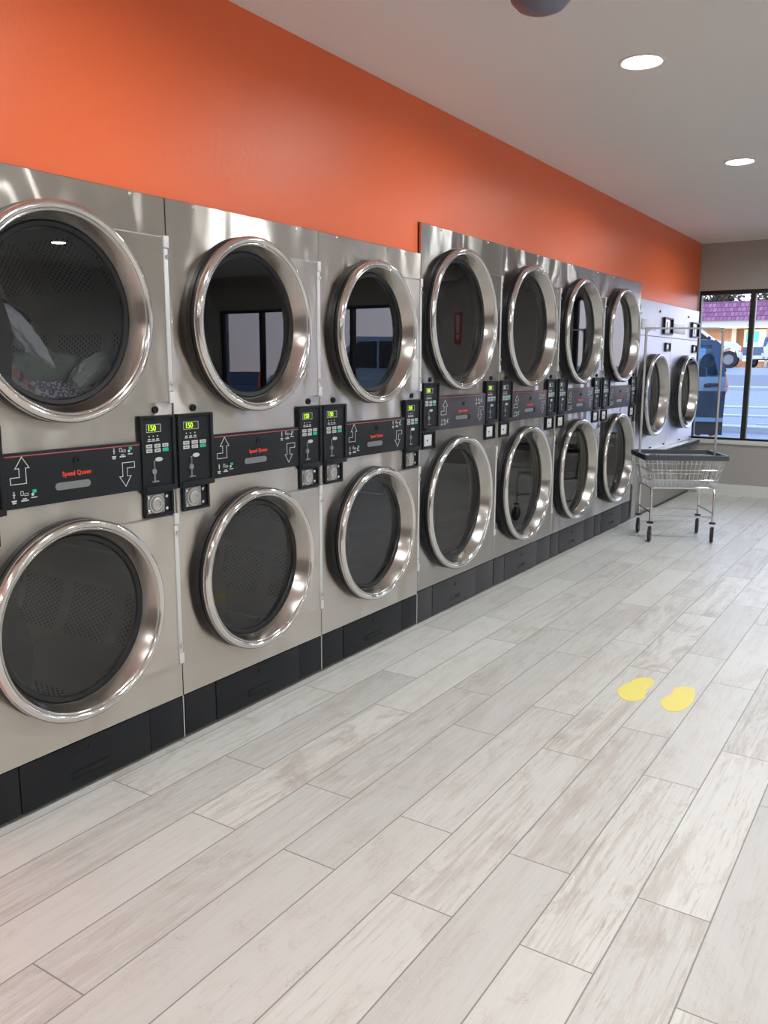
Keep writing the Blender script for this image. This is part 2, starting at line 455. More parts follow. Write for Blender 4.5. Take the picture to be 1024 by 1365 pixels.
struct(MB().box(RX, RX + .2, YB, YF + .2, 0, ZC).build('wall_right', 'wall_light', smooth=False))
struct(MB().box(-1.4, RX + .2, YB - .2, YB, 0, ZC).build('wall_back', 'wall_light', smooth=False))
mb = MB(); mb.box(.10, RX, YF - .014, YF, 0.0, .118); mb.mat('white_trim') if False else None
bb = struct(mb.build('baseboard_far', 'white_trim', smooth=False))

# ------------------------------------------------------------------ dryers
TXT150 = text_mesh('150', .034, .0004); TXTNAME = text_mesh('Speed Queen', .0205, .00042); TXTEND = text_mesh('5', .03, .001)

def door(root, R_, yc, zc, flap, hingez, seal=.040, matn='brushed_steel'):
    """chrome porthole door: ring, gasket, glass, hinge plate; axis along x"""
    d = seal
    ring = [(d, R_ - .016), (d, R_ + .003), (d + .004, R_ + .0045), (d + .013, R_ + .004), (d + .021, R_ - .001), (d + .0255, R_ - .008),
            (d + .0255, R_ - .013), (d + .022, R_ - .0185), (d + .0175, R_ - .0215)]
    D = MB().lathe(ring, (0, yc, zc), n=96).build('door', 'chrome_ring', root, ang=60)
    MB().lathe([(d + .0165, R_ - .0205), (d + .019, R_ - .0235), (d + .018, R_ - .0265), (d + .012, R_ - .031), (.002, R_ - .050), (-.002, R_ - .052)], (0, yc, zc), n=96).build('door_funnel', 'funnel_steel', D, ang=60)
    MB().lathe([(0., R_ - .03), (0., R_ + .004), (d * .5, R_ + .004), (d * .54, R_ - .002), (d * .62, R_ - .002), (d * .66, R_ + .003), (d, R_ + .003), (d + .001, R_ - .03)], (0, yc, zc), n=96).build('door_gasket', 'black_rubber', D)
    MB().lathe([(-.002, R_ - .05), (.003, R_ - .054), (.001, R_ - .066), (-.008, R_ - .070), (-.012, R_ - .060)], (0, yc, zc), n=96).build('glass_seal', 'black_rubber', D)
    rg = R_ - .066; MB().lathe([(-.006, rg), (-.006, .002)], (0, yc, zc), n=64).build('door_glass', 'dryer_glass', D, fix=False)
    # dark deflector plate behind the glass on the latch side
    pts = []
    for k in range(17):
        t = R(122 + (238 - 122) * k / 16); pts.append((yc + (rg + .004) * cos(t), zc + (rg + .004) * sin(t)))
    sgn = [(-.60, -.74), (-.585, -.55), (-.56, -.35), (-.56, -.15), (-.62, .05), (-.68, .22), (-.72, .38), (-.70, .52), (-.62, .68)]
    pts += [(yc + rg * a, zc + rg * b) for a, b in sgn]
    MB().prism(pts, -.022, -.018).build('deflector', 'deflector', D, smooth=False)
    # hinge plate: rectangle with a circular bite
    fy, hz = flap; a0 = math.asin(min(.98, hz / (R_ - .02))); arc = []
    for k in range(15):
        t = a0 - 2 * a0 * k / 14; arc.append((yc + (R_ - .02) * cos(t), zc + (R_ - .02) * sin(t)))
    poly = [(fy, zc - hz), (fy, zc + hz)] + arc
    MB().prism(poly, .0015, .012).build('hinge_plate', matn, D, smooth=False)
    e = .005
    mb = MB(); mb.box(.012, .0135, yc + (R_ - .02) * cos(a0), fy, zc + hz - .004, zc + hz); mb.box(.012, .0135, fy - .003, fy, zc - hz, zc + hz)
    mb.build('plate_edge', 'screw', D, smooth=False)
    mb = MB(); h0, h1 = zc - hz - .004, zc + hz + .004
    mb.box(.001, .016, fy + .001, fy + .0235, h0, h0 + .04, .002); mb.box(.001, .013, fy + .0015, fy + .020, h0 + .042, h1 - .042, .002); mb.box(.001, .016, fy + .001, fy + .0235, h1 - .04, h1, .002)
    mb.build('hinge', 'hinge_grey', D)
    for zz in hingez:
        MB().lathe([(0., .007), (.004, .0065), (.006, .003), (.006, .0004)], (.0165, fy + .012, zz), n=10).build('screw', 'screw', D)
    return D

def drum(root, r_in, yc, zc, rot, mt='drum_plain'):
    rd = min(r_in + .12, yc - .010)
    d = MB().lathe([(-.03, r_in + .004), (-.05, r_in + .006), (-.09, rd - .03), (-.10, rd), (-.46, rd), (-.82, rd), (-.82, .0005)], (0, yc, zc), n=72).build('drum', mt, root, ang=40, fix=False)
    for k in range(3):
        t = rot + k * 2 * pi / 3
        poly = []
        for a, h in ((-.16, 0), (-.05, .055), (-.018, .085), (.018, .085), (.05, .055), (.16, 0)):
            rr = rd - h - .001; poly.append((yc + rr * cos(t + a), zc + rr * sin(t + a)))
        MB().prism(poly, -.80, -.11).build('drum_baffle', 'galvanised', d, ang=25)
    MB().lathe([(-.819, .09), (-.80, .085), (-.795, .03), (-.795, .0005)], (0, yc, zc), n=32).build('drum_hub', 'galvanised', d)
    return d

def cabinet(root, W, H, holes, zb, yc, matn, depth=1.0, seam=None):
    """steel case with round door openings; front at x=0"""
    mb = MB(); e = .003; N = 64
    ys0, ys1 = .002 + e, W - .002 - e
    zc = [h[0] for h in holes]
    cuts = [zb] + [(zc[i] + zc[i + 1]) / 2 for i in range(len(zc) - 1)] + [H - e]
    for i, (z, r) in enumerate(holes):
        z0, z1 = cuts[i], cuts[i + 1]; vs = []; fs = []
        for k in range(N):
            t = 2 * pi * k / N; cy, cz = cos(t), sin(t)
            vs.append((0, yc + r * cy, z + r * cz))
            ty = (ys1 - yc) / cy if cy > 1e-6 else (ys0 - yc) / cy if cy < -1e-6 else 1e9
            tz = (z1 - z) / cz if cz > 1e-6 else (z0 - z) / cz if cz < -1e-6 else 1e9
            q = min(ty, tz); vs.append((0, yc + q * cy, z + q * cz))
        cor = [(ys1, z1), (ys0, z1), (ys0, z0), (ys1, z0)]
        for k in range(N):
            j = (k + 1) % N; a, b = vs[2 * k + 1], vs[2 * j + 1]
            ring = [2 * k, 2 * k + 1]
            for c in cor:   # include a corner falling between the two rays
                if abs(a[1] - b[1]) > 1e-6 and abs(a[2] - b[2]) > 1e-6:
                    ta = math.atan2(c[1] - z, c[0] - yc) % (2 * pi)
                    if 2 * pi * k / N < ta < 2 * pi * (k + 1) / N:
                        vs.append((0, c[0], c[1])); ring.append(len(vs) - 1)
            ring += [2 * j + 1, 2 * j]; fs.append(tuple(ring))
        mb.add(vs, fs)
        vs = []; fs = []
        for k in range(N):
            t = 2 * pi * k / N
            for xx in (0, -.03): vs.append((xx, yc + r * cos(t), z + r * sin(t)))
        for k in range(N):
            j = (k + 1) % N; fs.append((2 * k, 2 * j, 2 * j + 1, 2 * k + 1))
        mb.add(vs, fs)
    y0, y1 = .002, W - .002
    F = [(0, ys0, zb), (0, ys1, zb), (0, ys1, H - e), (0, ys0, H - e)]; G = [(-e, y0, zb), (-e, y1, zb), (-e, y1, H), (-e, y0, H)]
    Bk = [(-depth, y0, zb), (-depth, y1, zb), (-depth, y1, H), (-depth, y0, H)]
    mb.add(F + G + Bk, [(1, 2, 6, 5), (2, 3, 7, 6), (3, 0, 4, 7), (5, 6, 10, 9), (6, 7, 11, 10), (7, 4, 8, 11), (8, 9, 10, 11), (4, 5, 9, 8)])
    return mb.build('cabinet', matn, root, ang=25)

UP = [(0.241, 1.126), (0.266, 1.0895), (0.253, 1.0895), (0.253, 1.044), (0.199, 1.044), (0.199, 1.066), (0.2285, 1.066), (0.2285, 1.0895), (0.215, 1.0895)]
DN = [(0.619, 0.991), (0.6445, 1.0275), (0.6285, 1.0275), (0.6285, 1.052), (0.660, 1.052), (0.660, 1.073), (0.607, 1.073), (0.607, 1.0275), (0.593, 1.0275)]

def icons(mb, y, z):
    """hand with coin, basket and start key pictograms over small captions"""
    mb.mat('print_white')
    mb.box(0, .0008, y + .001, y + .004, z - .008, z + .012); mb.box(0, .0008, y - .002, y + .007, z + .001, z + .003)
    mb.box(0, .0008, y - .006, y + .010, z - .018, z - .014); mb.box(0, .0008, y - .004, y + .008, z - .024, z - .020)
    outline(mb, [(y + .024, z - .002), (y + .024, z + .011), (y + .034, z + .011), (y + .034, z - .002)][::-1], .0015, 0, .0008)
    outline(mb, [(y + .036, z - .004), (y + .038, z + .004), (y + .050, z + .004), (y + .050, z - .004)][::-1], .0015, 0, .0008)
    mb.box(0, .0008, y + .030, y + .044, z - .014, z - .011); mb.box(0, .0008, y + .025, y + .049, z - .020, z - .016)
    mb.box(0, .0008, y + .058, y + .078, z - .013, z - .010)
    mb.lathe([(.0, .0045), (.001, .0045), (.001, .0002)], (0, y + .064, z - .002), n=12)
    mb.mat('print_green'); mb.box(0, .0008, y + .064, y + .077, z + .002, z + .012)

def strip(root, y0, y1, z0, z1, tall, sy, oy, oz):
    f = .012
    st = MB().box(.0005, f, y0, y1, z0, z1, .0015).build('control_strip', 'strip_tall' if tall else 'panel_black', root)
    MB().box(f + .0002, f + .001, y0 + .004, y1 - .004, z1 - .0115, z1 - .0085).build('red_line', 'line_red', st, smooth=False)
    T = lambda p: (oy + (p[0] - .182) * sy, p[1] + oz)
    MB_ = outline(MB(), [T(p) for p in UP], .0022, f + .0002, f + .001); MB_.build('up_arrow', 'print_white', st, smooth=False)
    outline(MB(), [T(p) for p in DN], .0022, f + .0002, f + .001).build('down_arrow', 'print_white', st, smooth=False)
    for iy, iz in ((T((.206, 0))[0], 1.012 + oz), (T((.574, 0))[0], 1.111 + oz)):
        mb = MB(); icons(mb, iy, iz); mb.xf(0, Matrix.Translation((f + .0002, 0, 0))); mb.build('pictogram_row', None, st, smooth=False)
    c = T((.431, 1.099)); MB().lathe([(f, .0115), (f + .004, .011), (f + .004, .005), (f + .001, .0045), (f + .001, .0003)], (0, c[0], c[1]), n=20).build('strip_lock', 'hole_black', st)
    c = T((.430, 1.058)); place_text(TXTNAME, 'brand_lettering', 'print_red', st, (f + .0008, c[0], c[1]), .86, 1.0)
    # recessed grip: dark stadium with a metal flap filling the left three quarters
    a, b = T((.346, 0))[0], T((.512, 0))[0]; zc = 1.022 + oz; h = .0145
    def stad(a, b, h, n=8):
        P = []
        for k in range(n + 1): t = -pi / 2 + pi * k / n; P.append((b - h + h * cos(t), zc + h * sin(t)))
        for k in range(n + 1): t = pi / 2 + pi * k / n; P.append((a + h + h * cos(t), zc + h * sin(t)))
        return P
    gr = MB().prism(stad(a, b, h), f, f + .0007).build('grip_slot', 'hole_black', st, smooth=False)
    MB().prism(stad(a + .003, a + (b - a) * .80, h - .003), f + .0008, f + .0016).build('grip_flap', 'slot_metal', gr, smooth=False)
    return st

def panel(root, y0, y1, z0, z1, lit='lime', f=.0165):
    W, H = y1 - y0, z1 - z0
    mb = MB(); b = .014
    mb.mat('panel_black'); mb.box(.0005, .010, y0, y1, z0, z1)
    mb.box(.010, f, y0, y0 + b * .7, z0, z1, .0015); mb.box(.010, f, y1 - b, y1, z0, z1, .0015)
    mb.box(.010, f, y0 + b * .7, y1 - b, z1 - b * .6, z1, .0015); mb.box(.010, f + .004, y0 + b * .7, y1 - b, z0, z0 + .02, .0015)
    p = mb.build('control_panel', None, root)
    x = .0102
    fy = lambda t: y0 + t * W
    fz = lambda t: z1 - t * H
    d = MB(); d.mat('lcd_back').box(x, x + .001, fy(.18), fy(.58), fz(.21), fz(.115)); d.mat('print_white')
    outline(d, [(fy(.17), fz(.215)), (fy(.59), fz(.215)), (fy(.59), fz(.11)), (fy(.17), fz(.11))], .0014, x + .001, x + .0016)
    dd = d.build('display', None, p, smooth=False)
    if lit == 'lime': place_text(TXT150, 'display_digits', 'lcd_lime', p, (x + .0016, fy(.325), fz(.165)), .74, .80)
    else: place_text(TXTEND, 'display_digits', 'lcd_white', p, (x + .0016, fy(.30), fz(.165)), .9, .8)
    mb = MB()
    for q in (.25, .37, .49):
        c = fy(q); mb.box(x, x + .0006, c - .002, c + .002, fz(.275), fz(.258)); mb.box(x, x + .0006, c - .006, c + .006, fz(.315), fz(.300)); mb.box(x, x + .0006, c - .008, c + .008, fz(.335), fz(.325))
    mb.build('indicator_row', 'print_white', p, smooth=False)
    for r_, zz in enumerate((.395, .455)):
        for q, c in enumerate((.23, .47, .70)):
            col = 'print_green' if (r_ == 1 and q == 2) else 'button_white'
            mb = MB(); a, b2, c0, c1 = fy(c - .085), fy(c + .085), fz(zz + .024), fz(zz - .024)
            mb.mat(col).box(x, x + .003, a, b2, c0, c1, .0012)
            if col == 'button_white': mb.mat('panel_recess').box(x + .003, x + .0034, a + .005, b2 - .006, (c0 + c1) / 2 - .001, (c0 + c1) / 2 + .0015)
            o = mb.build('button', None, p)
            if col == 'print_green': o['label'] = 'green start button'
    mb = MB()
    vs = [(fy(.50) + .017 * cos(2 * pi * k / 16), fz(.575) + .0075 * sin(2 * pi * k / 16)) for k in range(16)]
    mb.prism(vs, x, x + .002).build('price_oval', 'button_white', p, smooth=False)
    mb = MB(); c = fy(.36)
    mb.mat('slot_metal').box(x, x + .0025, c - .0035, c + .0035, fz(.86), fz(.585), .001); mb.lathe([(0, .011), (.006, .010), (.007, .006), (.007, .0003)], (x, c - .003, fz(.73)), n=16)
    mb.box(x, x + .003, c - .012, c + .018, fz(.875), fz(.855), .001)
    mb.mat('hole_black').box(x + .0026, x + .003, c - .001, c + .001, fz(.70), fz(.60))
    mb.build('coin_slot', None, p)
    MB().box(f + .001, f + .0036, y0 + .02, y1 - .022, z0 + .016, z0 + .0195).build('coin_ledge', 'slot_metal', p)
    return p

def knob(root, y, z):
    return MB().lathe([(0, .0125), (.006, .012), (.0065, .007), (.003, .006), (.003, .0003)], (.0005, y, z), n=20).build('key_lock', 'hole_black', root)

def coin_box(root, y0, y1, z0, z1, round_):
    mb = MB(); mb.mat('panel_black'); rect_frame(mb, .0005, .009, y0, y1, z0, z1, .010)
    mb.mat('hole_black').box(.0005, .002, y0 + .009, y1 - .009, z0 + .009, z1 - .009)
    c = mb.build('coin_box', None, root, smooth=False)
    cy, cz = y0 + (y1 - y0) * .40, (z0 + z1) / 2
    if round_:
        MB().box(.002, .005, y0 + .012, y0 + .092, z0 + .012, z1 - .012, .002).build('coin_plate', 'slot_metal', c)
        k = MB().lathe([(.005, .0335), (.009, .0330), (.0095, .029), (.006, .0275), (.006, .0245), (.013, .0235), (.015, .018), (.015, .0115), (.0125, .0105), (.0125, .0004)], (0, cy, cz), n=32).build('coin_box_lock', 'lock_steel', c)
        for a, b in ((y0 + .019, z0 + .022), (y0 + .019, z1 - .022), (y1 - .032, z0 + .024), (y1 - .032, z1 - .024)):
            MB().lathe([(.005, .0065), (.008, .006), (.0095, .003), (.0095, .0003)], (0, a, b), n=10).build('screw', 'screw', c)
    else:
        MB().box(.002, .007, y0 + .016, y1 - .038, z0 + .016, z1 - .016, .002).build('coin_plate', 'hinge_grey', c)
        MB().lathe([(.007, .006), (.0078, .0055), (.0078, .0003)], (0, cy - .006, cz), n=12).build('coin_box_lock', 'hole_black', c)
    return c

def base(root, W, z1, splits, tall):
    m = 'base_grey' if tall else 'base_black'
    MB().box(-.04, -.012, .003, W - .003, 0.0005, .016).build('toe_strip', 'seal_brown', root, smooth=False)
    MB().box(-.04, -.014, .003, W - .003, .016, z1 + .004).build('base_frame', 'hole_black', root, smooth=False)
    edges = [.004] + splits + [W - .005]
    for k in range(len(edges) - 1):
        a, b = edges[k] + .0015, edges[k + 1] - .0015
        if b - a > .3:
            o = MB().box(-.013, .002, a, b, .014, z1 - .0025, .002).build('lint_drawer', m, root)
            w = b - a; c = a + w * .5
            MB().lathe([(.002, .010), (.005, .009), (.005, .0003)], (0, c, .136), n=14).build('drawer_lock', 'hole_black', o)
            mb = MB(); s = .070 if not tall else .055
            mb.mat(m); mb.box(.002, .0055, c - s - .008, c + s + .004, .071, .0745, .001); mb.box(.002, .0055, c - s - .008, c + s + .004, .050, .0535, .001)
            mb.mat('hole_black'); mb.box(.002, .0050, c - s * .1, c + s, .0545, .0705); mb.mat(m); mb.box(.002, .0040, c - s, c - s * .1, .0545, .0705, .001)
            mb.build('drawer_grip', None, o)
        else: MB().box(-.013, .000, a, b, .014, z1 - .003, .002).build('side_panel', m, root)

def stack_dryer(y, kind, label, lit=('lime', 'lime'), perf=(0, 0)):
    root = empty('stacked_dryer', (0, y, 0)); tag(root, label, 'dryer', 'stacked dryers along the orange wall')
    if kind == 1:
        W, H, yc, r = W1, H1, .402, .322
        cab = cabinet(root, W, H, [(.588, .275), (1.542, .275)], .176, yc, 'brushed_steel')
        for z in (.588, 1.542):
            zz = (z + .20, z - .215) if z < 1 else (z + .215, z - .215)
            door(root, r, yc, z, (.824, .277), (z + .213, z - .213)); 
        drum(root, .27, yc, .588, .5 + perf[0], 'drum_sheet' if perf[0] else 'drum_plain'); drum(root, .27, yc, 1.542, 1.2, 'drum_sheet' if perf[1] else 'drum_plain')
        strip(root, .1815, .688, .972, 1.137, False, 1., .182, 0.)
        panel(root, .006, .180, .958, 1.221); panel(root, .690, .8455, .958, 1.221)
        knob(root, .095, 1.240); knob(root, .768, 1.240)
        coin_box(root, .026, .158, .869, .965, True); coin_box(root, .700, .832, .869, .960, True)
        base(root, W, .175, [.166, .684], False)
        MB().box(-.012, .0015, W - .0055, W - .0025, .012, .175).build('edge_trim', 'hinge_grey', root, smooth=False)
        for a in (.128, .70): MB().lathe([(0, .008), (.003, .007), (.005, .003), (.005, .0003)], (0, a, 1.937), n=12).build('screw', 'screw', root)
        mb = MB(); mb.box(.0002, .0012, .62, W - .006, .266, .269)
    else:
        W, H, yc, r = W2, H2, .402, .374
        cab = cabinet(root, W, H, [(.625, .327), (1.637, .327)], .188, yc, 'brushed_steel_tall')
        door(root, r, yc, 1.637, (.912, .279), (1.637 + .21, 1.637 - .21), matn='brushed_steel_tall')
        door(root, r, yc, .625, (.900, .275), (.625 + .21, .625 - .21), matn='brushed_steel_tall')
        drum(root, .322, yc, .625, .3); drum(root, .322, yc, 1.637, .9)
        strip(root, .1835, .748, 1.047, 1.231, True, 1.11, .186, .083)
        panel(root, .016, .182, 1.050, 1.302, lit[0]); panel(root, .750, .912, 1.050, 1.302, lit[1])
        knob(root, .10, 1.318); knob(root, .83, 1.318)
        coin_box(root, .024, .156, .953, 1.045, False); coin_box(root, .763, .895, .953, 1.045, False)
        base(root, W, .186, [.16, .69], True)
        for a in (.197, .742): MB().lathe([(0, .008), (.003, .007), (.005, .003), (.005, .0003)], (0, a, 2.088), n=12).build('screw', 'screw', root)
    return root

L1 = ['stacked steel dryer nearest the camera, patterned laundry behind its upper glass door, cropped at left',
      'second stacked steel dryer from the left, right beside the laundry-filled one',
      'shorter stacked steel dryer whose right edge meets the step up to the taller dryers']
for k in range(3): stack_dryer(YL[k], 1, L1[k], perf=((.01, 1), (.5, 0), (0, 0))[k])
L2 = ['leftmost of the taller stacked dryers, lime digits lit on both of its control panels',
      'tall stacked dryer with square coin boxes, second after the step up in height',
      'tall stacked dryer, third after the step up, just left of the last tall one',
      'last and farthest tall stacked dryer, beside the pale single dryers and behind the wire cart']
LIT = [('lime', 'lime'), ('white', 'white'), ('white', 'white'), ('white', 'white')]
for k in range(4): stack_dryer(YT[k], 2, L2[k], LIT[k])

# ---- two big single-pocket dryers on a plinth
def single_dryer(y0, y1, yc, label):
    root = empty('single_dryer', (0, y0, 0)); tag(root, label, 'dryer', 'pale single dryers by the window')
    W = y1 - y0; zc = 1.125; c = yc - y0
    cabinet(root, W, HW, [(zc, .327)], .60, c, 'painted_steel')
    door(root, .374, c, zc, (W - .035, .30), (zc + .25, zc - .25), seal=.062, matn='painted_steel')
    drum(root, .322, c, zc, .4)
    MB().box(.0003, .0015, .005, W - .005, 1.660, 1.666).build('panel_seam', 'seal_brown', root, smooth=False)
    MB().box(.0003, .003, .05, .50, 1.712, 1.805, .001).build('blank_plate', 'frame_silver', root)
    a, b = (.745, 1.06) if W < 1.09 else (.79, 1.06)
    b = W - .02; a = b - .30
    p = MB(); p.mat('frame_black'); rect_frame(p, .0005, .02, a, b, 1.69, 1.85, .014); p.mat('hole_black').box(.0005, .004, a + .012, b - .012, 1.702, 1.838)
    p = p.build('control_panel', None, root, smooth=False)
    MB().box(.004, .009, a + .04, b - .09, 1.705, 1.835, .002).build('coin_plate', 'lock_steel', p)
    MB().box(.009, .012, a + .09, a + .11, 1.73, 1.81, .001).build('coin_slot', 'hole_black', p)
    q = MB(); q.mat('frame_black'); rect_frame(q, .0005, .015, b - .20, b - .03, 1.53, 1.615, .012); q.mat('hole_black').box(.0005, .004, b - .19, b - .04, 1.54, 1.605)
    q = q.build('coin_box', None, root, smooth=False)
    MB().box(.004, .008, b - .165, b - .09, 1.55, 1.595, .001).build('coin_plate', 'lock_steel', q)
    MB().lathe([(0, .012), (.006, .01), (.006, .0003)], (.0005, .62, 1.895), n=12).build('key_lock', 'hole_black', root)
    for yy in (W * .5, W * .93): MB().lathe([(0, .008), (.012, .006), (.013, .0003)], (.0005, yy, .625), n=10).build('screw', 'hole_black', root)
    return root
YS = Y7 + .006
single_dryer(YS, 8.652, 8.02, 'pale single porthole dryer next to the last tall stacked dryer, seen behind the cart rail')
single_dryer(8.656, 9.728, 9.185, 'pale single porthole dryer in the corner beside the window')
pl = MB().box(-.98, -.004, 7.84, 9.728, 0.0005, .560).build('dryer_plinth', 'taupe_plinth', smooth=False)
tag(pl, 'taupe painted plinth under the two pale single dryers', 'plinth')
MB().box(-.98, .086, 7.84, 9.728, .566, .597, .006).build('ledge_top', 'ledge_white', pl)
MB().box(.078, .094, 7.84, 9.730, .558, .594, .005).build('ledge_edge', 'black_rubber', pl)
MB().box(-.01, .004, 7.84, 9.728, 0.0006, .02).build('toe_strip', 'black_rubber', pl, smooth=False)
fp = MB().box(-.30, -.002, YS + .03, 7.835, .0005, .596, .002).build('filler_panel', 'brushed_steel_tall'); tag(fp, 'narrow steel filler panel at floor level between the last tall dryer and the plinth', 'panel')
MB().box(-.006, .0015, YS + .032, YS + .055, .01, .32).build('edge_strip', 'seal_brown', fp, smooth=False)

# ---- laundry inside the first upper drum
def hsh(*a):
    v = sin(a[0] * 12.9898 + a[1] * 78.233 + a[2] * 37.719 + a[3] * 4.1) * 43758.5453
    return v - math.floor(v)
def vnoise(x, y, z, s):
    xi, yi, zi = math.floor(x), math.floor(y), math.floor(z); fx, fy, fz = x - xi, y - yi, z - zi
    fx, fy, fz = (q * q * (3 - 2 * q) for q in (fx, fy, fz)); r = 0
    for a in (0, 1):
        for b in (0, 1):
            for c in (0, 1):
                r += hsh(xi + a, yi + b, zi + c, s) * (fx if a else 1 - fx) * (fy if b else 1 - fy) * (fz if c else 1 - fz)
    return r
def garment(name, c, sz, m, seed, label, rot=0., group=None):
    bm = bmesh.new(); bmesh.ops.create_icosphere(bm, subdivisions=5, radius=1)
    for v in bm.verts:
        n = v.co.normalized()
        k = 1 + .42 * (vnoise(n.x * 1.7 + 5, n.y * 1.7, n.z * 1.7, seed) - .5)
        rd = 1 - abs(2 * vnoise(n.x * 3.1 + 9, n.y * 3.1 + 3, n.z * 3.1, seed + 3) - 1)
        rd2 = 1 - abs(2 * vnoise(n.x * 6.1 + 9, n.y * 6.1 + 3, n.z * 6.1, seed + 5) - 1)
        k += .22 * (rd - .6) + .09 * (rd2 - .6)
        v.co = Vector((n.x * sz[0], n.y * sz[1], n.z * sz[2])) * k
    me = bpy.data.meshes.new(name); bm.to_mesh(me); bm.free(); me.materials.append(M[m])
    me.polygons.foreach_set('use_smooth', [True] * len(me.polygons))
    o = bpy.data.objects.new(name, me); o.location = c; o.rotation_euler = (rot, 0, 0); C.objects.link(o); tag(o, label, 'laundry', group); return o
GY = YL[0] + .402
garment('patterned_garment', (-.135, 1.70, 1.245), (.05, .20, .085), 'cloth_paisley', 1, 'purple paisley-patterned garment at the bottom of the near drum', 0)
garment('towel', (-.235, 1.75, 1.345), (.06, .14, .105), 'towel_green', 4, 'dark grey-green towel lying in the middle of the drum')
garment('dotted_cloth', (-.135, 1.890, 1.375), (.035, .115, .045), 'cloth_dotted', 9, 'pale grey dotted cloth poking up at the right of the drum', .45)
garment('red_cloth', (-.07, 1.875, 1.305), (.025, .06, .035), 'cloth_red', 12, 'small red cloth under the dotted cloth in the drum')
garment('lavender_sheet', (-.205, 1.675, 1.475), (.045, .13, .035), 'cloth_lavender', 15, 'pale lavender sheet slumped at the left of the drum', -.85)
garment('plaid_shirt', (-.07, 1.525, 1.335), (.03, .07, .05), 'cloth_plaid', 18, 'pinkish plaid shirt at the lower left of the drum', -.5)
garment('black_garment', (-.26, 1.66, 1.55), (.05, .07, .030), 'cloth_black', 22, 'black garment on top of the lavender sheet in the drum', -.5)

# ------------------------------------------------------------------ footprints on the floor
def smooth_poly(P, it=2):
    for _ in range(it):
        Q = []
        for i in range(len(P)):
            a, b = P[i], P[(i + 1) % len(P)]
            Q += [(a[0] * .75 + b[0] * .25, a[1] * .75 + b[1] * .25), (a[0] * .25 + b[0] * .75, a[1] * .25 + b[1] * .75)]
        P = Q
    return P
S1 = [(1.212, 3.469), (1.207, 3.509), (1.214, 3.57), (1.228, 3.613), (1.231, 3.661), (1.259, 3.704), (1.301, 3.708), (1.32, 3.658), (1.319, 3.606), (1.312, 3.552), (1.329, 3.499), (1.332, 3.438), (1.308, 3.398), (1.27, 3.391), (1.235, 3.421)]
S2 = [(1.398, 3.452), (1.4, 3.499), (1.409, 3.537), (1.419, 3.575), (1.41, 3.644), (1.433, 3.682), (1.469, 3.7), (1.491, 3.678), (1.505, 3.616), (1.517, 3.531), (1.514, 3.469), (1.501, 3.408), (1.471, 3.376), (1.435, 3.387)]
for S, lb in ((S1, 'yellow footprint sticker on the floor, the one nearer the dryers'), (S2, 'yellow footprint sticker on the floor, the right one farther from the dryers')):
    o = MB().prism(smooth_poly(S), .0002, .0014, 'z').build('footprint_sticker', 'yellow_vinyl', smooth=False); tag(o, lb, 'floor sticker', 'yellow footprint stickers')

